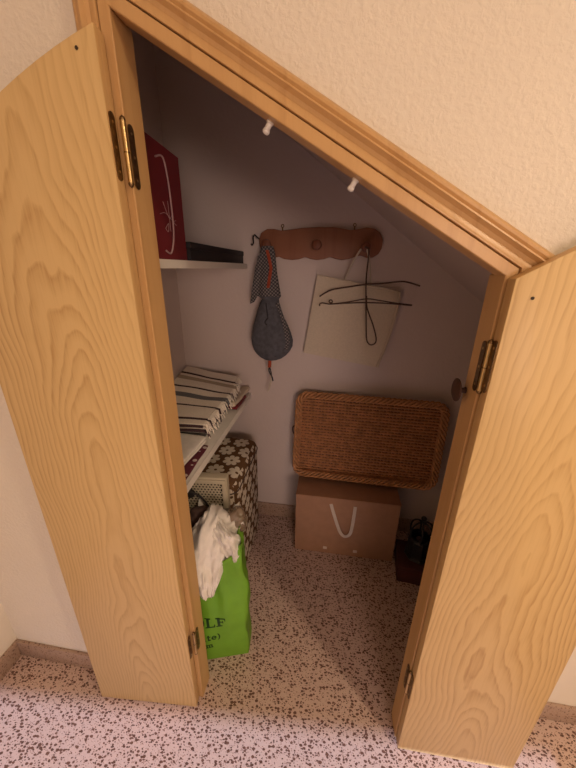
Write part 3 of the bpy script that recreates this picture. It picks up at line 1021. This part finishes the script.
# fringe hanging off the right-hand edge of every layer
mb = MB()
rnd = random.Random(8)
for i in range(2, len(path) - 1, 2):
    y, z = path[i]
    mm = mat_at(arc[i])
    if rnd.random() < 0.25: continue
    zz = ST + bz(xr_, y, z)
    L = rnd.uniform(0.014, 0.026)
    dy = rnd.uniform(-0.010, 0.010)
    pts = [Vector((xr_ - 0.002, y, zz)) - o0, Vector((xr_ + L * 0.5, y + dy * 0.4, zz - 0.001)) - o0, Vector((xr_ + L * 0.8, y + dy, max(ST + 0.004, zz - 0.016 - L * 0.3))) - o0]
    mb.tube(pts, [0.0032, 0.003, 0.0022], 5, mm)
fr = mb.build('fringe', [M['cloth'], M['stripe_dark'], M['stripe_grey'], M['stripe_tan']], bl, smooth=True)
fr['kind'] = 'stuff'
tag(bl, 'folded off-white blanket with dark and grey stripes and fringed edge on the lower shelf', 'blanket')


def slab(name, x0, x1, y0, y1, z0, z1, mat, label, cat, seed=0.0, rz=0.0, layers=1, group=None, wob=0.006):
    """a folded piece of cloth: stacked rounded layers, wavy"""
    cxx, cyy = (x0 + x1) / 2, (y0 + y1) / 2
    root = empty(name, (cxx, cyy, z0), R(rz))
    hx2, hy2, hh = (x1 - x0) / 2, (y1 - y0) / 2, (z1 - z0) / layers
    mb = MB()
    for l in range(layers):
        r = hh * 0.48
        zc = hh * (l + 0.5)
        rings = []
        for k in range(-1, 20):
            t = min(max(k, 0), 19 - 1) / 18
            end = 0.45 if k in (-1, 19) else 1.0
            y = -hy2 + 2 * hy2 * t + (-0.3 * r if k == -1 else 0.3 * r if k == 19 else 0)
            ring = []
            for a in range(28):
                an = 2 * PI * a / 28
                cx2 = math.copysign(abs(math.cos(an)) ** 0.25, math.cos(an)) * hx2
                cz2 = math.copysign(abs(math.sin(an)) ** 0.6, math.sin(an)) * r * end
                wx = wob * noise.noise(Vector((y * 11, l * 3 + seed, cz2 * 20)))
                wz = wob * 0.6 * (noise.noise(Vector((cx2 * 9, y * 9, seed + l))) + 0.6)
                ring.append((cx2 + wx, y, zc + cz2 + max(0, wz)))
            rings.append(ring)
        mb.loft(rings)
    mb.build('cloth_fold', mat, root, smooth=True, angle=70)
    tag(root, label, cat, group)
    return root


slab('folded_towel', -0.76, -0.475, 1.0, 1.46, ST + 0.001, ST + 0.036, M['stripe_grey'], 'folded grey cloth lying under the striped blanket on the lower shelf', 'cloth', 1.0, 0, 3)
slab('folded_dotted_cloth', -0.76, -0.432, 0.74, 0.96, ST + 0.001, ST + 0.012, M['maroon_cloth'], 'maroon cloth with pale dots at the front edge of the lower shelf', 'cloth', 4.0, 2, 1)
slab('folded_white_cloth', -0.76, -0.452, 0.80, 0.985, ST + 0.014, ST + 0.042, M['white_cloth'], 'folded plain white cloth on the lower shelf in front of the striped blanket', 'cloth', 7.0, -4, 2)
slab('folded_red_cloth', -0.470, -0.426, 1.30, 1.45, ST + 0.001, ST + 0.022, M['red'], 'dark red folded cloth under the cream cloth at the back of the lower shelf', 'cloth', 9.0, 0, 1)
slab('folded_cream_cloth', -0.470, -0.424, 1.28, 1.50, ST + 0.026, ST + 0.046, M['cream'], 'cream folded cloth at the back end of the lower shelf, right of the blanket', 'cloth', 11.0, -3, 1)

# ------------------------------------------------------------------ flowered case under the shelf
FX0, FX1, FY0, FY1, FH = -0.72, -0.362, 1.03, 1.435, 0.60
fc = empty('flowered_case', ((FX0 + FX1) / 2, (FY0 + FY1) / 2, 0))
bmf = bmesh.new()
bmesh.ops.create_cube(bmf, size=1.0)
for v in bmf.verts:
    v.co = Vector((v.co.x * (FX1 - FX0), v.co.y * (FY1 - FY0), (v.co.z + 0.5) * FH + 0.001))
bmesh.ops.bevel(bmf, geom=list(bmf.edges), offset=0.045, segments=6, affect='EDGES', profile=0.5)
uvl = bmf.loops.layers.uv.new('UVMap')
for f in bmf.faces:
    f.smooth = True
    n_ = f.normal
    ax = max(range(3), key=lambda i: abs(n_[i]))
    for l in f.loops:
        c = l.vert.co
        l[uvl].uv = ((c.x + 2, c.y + 2), (c.y + 2, c.z + 2), (c.x + 2, c.z + 2))[{2: 0, 0: 1, 1: 2}[ax]]
me = bpy.data.meshes.new('case_body')
bmf.to_mesh(me)
bmf.free()
me.materials.append(M['flowers'])
ob = bpy.data.objects.new('case_body', me)
col.objects.link(ob)
ob.parent = fc
hw, hd = (FX1 - FX0) / 2, (FY1 - FY0) / 2
pts = []
for (cx_, cy_, a0_) in ((hw - 0.043, hd - 0.043, 0), (-hw + 0.043, hd - 0.043, 90), (-hw + 0.043, -hd + 0.043, 180), (hw - 0.043, -hd + 0.043, 270)):
    for k_ in range(7):
        a = R(a0_ + 15 * k_)
        pts.append((cx_ + 0.045 * math.cos(a), cy_ + 0.045 * math.sin(a), FH - 0.05))
MB().tube(pts, 0.003, 6, closed=True).build('piping', M['dark_fabric'], fc, smooth=True)
tag(fc, 'brown case covered in cream flowers on the floor under the lower shelf', 'case')

# ------------------------------------------------------------------ beige perforated unit
gx0, gx1, gy, gz0, gz1 = -0.56, -0.372, 0.955, 0.0, 0.685
gd = empty('perforated_unit', ((gx0 + gx1) / 2, gy, 0), R(6))
hw = (gx1 - gx0) / 2
MB().box((-hw, -0.005, 0.001), (hw, 0.035, gz1)).build('housing', M['beige'], gd, bevel=0.006, bseg=3)
mb = MB()
for (x0, z0, x1, z1) in ((-hw + 0.004, gz1 - 0.022, hw - 0.004, gz1 - 0.006), (-hw + 0.004, gz1 - 0.215, hw - 0.004, gz1 - 0.199), (-hw + 0.004, gz1 - 0.199, -hw + 0.018, gz1 - 0.022), (hw - 0.018, gz1 - 0.199, hw - 0.004, gz1 - 0.022)):
    mb.box((x0, -0.012, z0), (x1, -0.004, z1))
mb.build('grille_frame', M['beige'], gd, bevel=0.0015)
mb = MB()
mb.box((-hw + 0.018, -0.0062, gz1 - 0.199), (hw - 0.018, -0.0045, gz1 - 0.022), 1)
P_ = 0.0135
nx, nz = int((2 * hw - 0.036) / P_) + 1, int(0.177 / (P_ * 0.87)) + 1
# lattice of small diamonds between round holes
for j in range(nz):
    for i in range(nx):
        x = -hw + 0.020 + (i + 0.5 * (j % 2)) * P_
        z = gz1 - 0.028 - j * P_ * 0.87
        if x > hw - 0.021 or z < gz1 - 0.197: continue
        ring = [(x + 0.0085 * math.cos(R(60 * q + 30)), z + 0.0085 * math.sin(R(60 * q + 30))) for q in range(6)]
        hole = [(x + 0.0046 * math.cos(R(60 * q + 30)), z + 0.0046 * math.sin(R(60 * q + 30))) for q in range(6)]
        vs_ = [(a, -0.0085, c) for a, c in ring] + [(a, -0.0085, c) for a, c in hole] + [(a, -0.0060, c) for a, c in hole]
        fs_ = [(q, (q + 1) % 6, 6 + (q + 1) % 6, 6 + q) for q in range(6)] + [(6 + q, 6 + (q + 1) % 6, 12 + (q + 1) % 6, 12 + q) for q in range(6)]
        mb.add(vs_, fs_, 0)
mb.build('grille', [M['beige'], M['hole']], gd, fix=False)
MB().tube(spline([(-hw + 0.01, -0.016, gz1 - 0.10), (-0.055, -0.024, gz1 - 0.055), (-0.01, -0.026, gz1 - 0.070), (0.025, -0.024, gz1 - 0.13), (0.028, -0.022, gz1 - 0.20)], 8), 0.0042, 8).build('cord', M['cable'], gd, smooth=True)
MB().lathe([(0.0, -0.016), (0.016, -0.018), (0.017, -0.03), (0.010, -0.034), (0.0, -0.034)], (-0.045, 0, gz1 - 0.060), 'y', 14).build('plug', M['cable'], gd, smooth=True)
tag(gd, 'beige unit with a perforated grille and black cord behind the green bag', 'appliance')

# ------------------------------------------------------------------ green shopping bag with its lettering
gb = empty('shopping_bag', (-0.255, 0.772, 0), R(17))
BW, BD = 0.215, 0.20
def bag_top(u):                      # u 0 left .. 1 right
    return 0.40 + 0.165 * u ** 1.2
def bag_pt(side, u, t):
    """side 0 front,1 right,2 back,3 left; t 0..1 up the bag"""
    if side == 0: x, y = -BW + BW * u, 0.0
    elif side == 1: x, y = 0.0, BD * u
    elif side == 2: x, y = -BW * u, BD
    else: x, y = -BW, BD * (1 - u)
    rr_ = (x + BW) / BW
    z = (0.002 + (bag_top(rr_) + 0.0 * (side == 2)) * t)
    bulge = math.sin(PI * min(1, t * 1.05)) * 0.012
    taper = 0.010 * t
    cr = 0.020 * noise.noise(Vector((x * 9 + 3, y * 9, z * 7))) * min(1, t * 4)
    cr += 0.015 * noise.noise(Vector((x * 22, y * 22 + 5, z * 9 + x * 10))) * min(1, t * 3)
    if side == 0: y += -bulge + cr * (0.25 + 0.75 * min(1, max(0, (z - 0.20) / 0.12))) + taper
    elif side == 1: x += bulge * 0.6 + cr * 1.3 - taper + 0.016 * max(0, 1 - t * 3.2) * math.sin(PI * u)
    elif side == 2: y += cr - taper
    else: x += cr
    return Vector((x, y, z))
NU, NT_ = 18, 34
def corner(k, t):
    s, i = divmod(k, NU)
    u = i / NU
    p = bag_pt(s, u, t)
    if i == 0:
        q = bag_pt((s - 1) % 4, 1.0, t)
        p = (p + q) / 2
    return p
rings = [[corner(k, j / NT_) for k in range(4 * NU)] for j in range(NT_ + 1)]
inner = []
cen = Vector((-BW / 2, BD / 2, 0))
for j in range(NT_, 1, -1):
    inner.append([p + (Vector((cen.x, cen.y, p.z)) - p).normalized() * 0.003 for p in rings[j]])
MB().loft(rings + inner).build('bag_body', M['green'], gb, smooth=True, angle=75)

# letters as flat strokes laid on the bag front
SER = {
    'O': ([('ring', 0.5, 0.5, 0.40, 0.5, 0.20, 0.06)], 0.95),
    'L': ([('bar', 0.12, 0.0, 0.32, 1.0), ('bar', 0.0, 0.93, 0.44, 1.0), ('bar', 0.0, 0.0, 0.74, 0.08), ('bar', 0.67, 0.0, 0.74, 0.30)], 0.82),
    'F': ([('bar', 0.12, 0.0, 0.32, 1.0), ('bar', 0.0, 0.92, 0.74, 1.0), ('bar', 0.67, 0.70, 0.74, 1.0), ('bar', 0.0, 0.0, 0.46, 0.07), ('bar', 0.30, 0.48, 0.56, 0.56), ('bar', 0.50, 0.38, 0.56, 0.66)], 0.80),
    'n': ([('bar', 0.08, 0.0, 0.24, 0.66), ('bar', 0.0, 0.0, 0.32, 0.07), ('bar', 0.0, 0.59, 0.24, 0.66), ('bar', 0.24, 0.56, 0.48, 0.66), ('bar', 0.42, 0.0, 0.58, 0.60), ('bar', 0.36, 0.0, 0.66, 0.07)], 0.74),
    't': ([('bar', 0.12, 0.04, 0.28, 0.88), ('bar', 0.0, 0.58, 0.44, 0.66), ('bar', 0.14, 0.0, 0.44, 0.09)], 0.52),
    'e': ([('ring', 0.30, 0.33, 0.30, 0.33, 0.16, 0.25), ('bar', 0.06, 0.29, 0.54, 0.38)], 0.70),
    ')': ([('arc', -0.12, 0.42, 0.36, 0.62)], 0.34),
    'm': ([('bar', 0.08, 0.0, 0.24, 0.66), ('bar', 0.0, 0.0, 0.32, 0.07), ('bar', 0.0, 0.58, 0.86, 0.66), ('bar', 0.40, 0.0, 0.55, 0.62), ('bar', 0.34, 0.0, 0.62, 0.07), ('bar', 0.72, 0.0, 0.88, 0.60), ('bar', 0.66, 0.0, 0.96, 0.07)], 1.05),
}
def on_front(x, z):
    t = (z - 0.002) / bag_top((x + BW) / BW)
    p = bag_pt(0, (x + BW) / BW, t)
    return Vector((p.x, p.y - 0.0016, p.z))
def text(s, x0, z0, h, tilt, name):
    mb = MB()
    x = 0.0
    def quad(ps):
        ps = [on_front(x0 + a * math.cos(tilt) - b2 * math.sin(tilt), z0 + a * math.sin(tilt) + b2 * math.cos(tilt)) for a, b2 in ps]
        mb.loft([[p for p in ps], [p + Vector((0, 0.0012, 0)) for p in ps]])
    for ch in s:
        sh, adv = SER[ch]
        for q in sh:
            if q[0] == 'bar':
                _, a, b_, c, d = q
                n3 = max(1, int((d - b_) * h / 0.006))
                for k3 in range(n3):
                    za, zb = b_ + (d - b_) * k3 / n3, b_ + (d - b_) * (k3 + 1) / n3
                    quad([((x + a) * h, za * h), ((x + c) * h, za * h), ((x + c) * h, zb * h), ((x + a) * h, zb * h)])
            elif q[0] == 'ring':
                _, cx_, cz_, rx_, rz_, ix, iz = q
                n3 = 16
                lo = 0 if ch != 'e' else 0
                hi = n3 if ch != 'e' else n3 - 2
                for k3 in range(lo, hi):
                    a, b_ = 2 * PI * k3 / n3, 2 * PI * (k3 + 1) / n3
                    f_ = lambda an, r1, r2: ((x + cx_ + r1 * math.cos(an)) * h, (cz_ + r2 * math.sin(an)) * h)
                    quad([f_(a, ix, rz_ - 0.07 if ch == 'O' else iz), f_(a, rx_, rz_), f_(b_, rx_, rz_), f_(b_, ix, rz_ - 0.07 if ch == 'O' else iz)])
            else:
                _, cx_, cz_, rx_, rz_ = q
                for k3 in range(-4, 4):
                    a, b_ = R(60 * k3 / 4), R(60 * (k3 + 1) / 4)
                    f_ = lambda an, g_: ((x + cx_ + (rx_ + g_) * math.cos(an)) * h, (cz_ + rz_ * math.sin(an)) * h)
                    quad([f_(a, -0.10), f_(a, 0.04), f_(b_, 0.04), f_(b_, -0.10)])
        x += adv
    mb.build(name, M['print'], gb)
text('OLF', -0.197, 0.198, 0.048, R(2), 'printed_lettering')
text('nte)', -0.176, 0.126, 0.033, R(2), 'printed_lettering')
text('m', -0.158, 0.082, 0.028, R(2), 'printed_lettering')
tag(gb, 'bright green printed shopping bag on the floor just inside the left jamb', 'bag')


def drape(name, spine, widths, mat, label, cat, folds=5, amp=0.012, seed=0.0, th=0.003, N=36):
    """a cloth strip laid over a spine of points with folds across it; each spine row has its own half width"""
    P = spline(spine, 7)
    Wd = []
    for i in range(len(P)):
        t = i / (len(P) - 1) * (len(widths) - 1)
        k = min(int(t), len(widths) - 2)
        Wd.append(widths[k] + (widths[k + 1] - widths[k]) * (t - k))
    o0 = Vector(spine[-1])
    root = empty(name, o0)
    A, B = [], []
    for i, p in enumerate(P):
        t = (P[min(i + 1, len(P) - 1)] - P[max(i - 1, 0)]).normalized()
        side = Vector((0.95, 0.31, 0))
        nn = side.cross(t).normalized()
        if nn.y > 0 and abs(nn.z) < 0.5: nn = -nn
        if nn.z < 0 and abs(nn.z) >= 0.5: nn = -nn
        ra, rb_ = [], []
        for k in range(N + 1):
            u = k / N * 2 - 1
            s = i / len(P)
            f_ = amp * (math.sin(u * folds + seed + s * 2) * 0.6 + 1.3 * noise.noise(Vector((u * 2.2 + seed, s * 4, seed))) + 1.6 * abs(noise.noise(Vector((u * 3.6 + s * 3, s * 6, seed + 4)))) + 0.7 * abs(noise.noise(Vector((u * 9 - s * 4, s * 11, seed + 6)))) )
            arch = -abs(u) ** 2.2 * Wd[i] * 0.75
            q = p + side * (u * Wd[i] * 0.92 + 0.005 * noise.noise(Vector((s * 7, u, seed + 9)))) + nn * (f_ + arch)
            ra.append(q - o0)
            rb_.append(q - o0 - nn * th)
        A.append(ra)
        B.append(rb_)
    mb = MB()
    rings = [a + list(reversed(b_)) for a, b_ in zip(A, B)]
    mb.loft(rings)
    mb.build('cloth_sheet', mat, root, smooth=True, angle=80)
    tag(root, label, cat)
    return root


rag = drape('white_rag', [(-0.40, 0.93, 0.49), (-0.39, 0.90, 0.57), (-0.378, 0.85, 0.622), (-0.375, 0.79, 0.604), (-0.374, 0.745, 0.545), (-0.378, 0.718, 0.485), (-0.376, 0.702, 0.435), (-0.362, 0.698, 0.402)],
      [0.05, 0.090, 0.108, 0.112, 0.100, 0.074, 0.056, 0.020], M['white_cloth'], 'crumpled white cloth spilling over the rim of the green bag', 'cloth', 5, 0.018, 2.0)
tmp = drape('white_rag', [(-0.375, 0.82, 0.612), (-0.345, 0.79, 0.606), (-0.318, 0.775, 0.585), (-0.296, 0.765, 0.548), (-0.288, 0.757, 0.515)],
            [0.03, 0.045, 0.048, 0.040, 0.016], M['white_cloth'], 'x', 'cloth', 4, 0.012, 5.0)
slv = tmp.children[0]
slv.name = 'sleeve'
slv.parent = rag
slv.location = tmp.location - rag.location
bpy.data.objects.remove(tmp)

# crumpled clear plastic wrap and a dark cloth inside the bag
def blob(name, c, r, sc, mat, label, cat, seed, part):
    bmx = bmesh.new()
    bmesh.ops.create_icosphere(bmx, subdivisions=4, radius=1.0)
    for v in bmx.verts:
        n_ = v.co.normalized()
        d = 1 + 0.22 * noise.noise(n_ * 1.8 + Vector((seed, 0, 0))) + 0.10 * abs(noise.noise(n_ * 4.5 + Vector((0, seed, 0))))
        v.co = Vector((n_.x * sc[0], n_.y * sc[1], n_.z * sc[2])) * r * d
    for f in bmx.faces: f.smooth = True
    me_ = bpy.data.meshes.new(part)
    bmx.to_mesh(me_)
    bmx.free()
    me_.materials.append(mat)
    root = empty(name, c)
    o_ = bpy.data.objects.new(part, me_)
    col.objects.link(o_)
    o_.parent = root
    tag(root, label, cat)
    return root


blob('plastic_wrap', (-0.315, 0.885, 0.565), 0.045, (0.85, 0.8, 1.15), M['film'], 'crumpled brownish clear plastic in the green bag, right of the white cloth', 'plastic wrap', 3.0, 'wrap_film')
blob('dark_rag', (-0.455, 0.885, 0.545), 0.055, (1.0, 0.8, 0.9), M['dark_fabric'], 'dark brown crumpled cloth in the green bag, left of the white cloth', 'cloth', 8.0, 'cloth_lump')
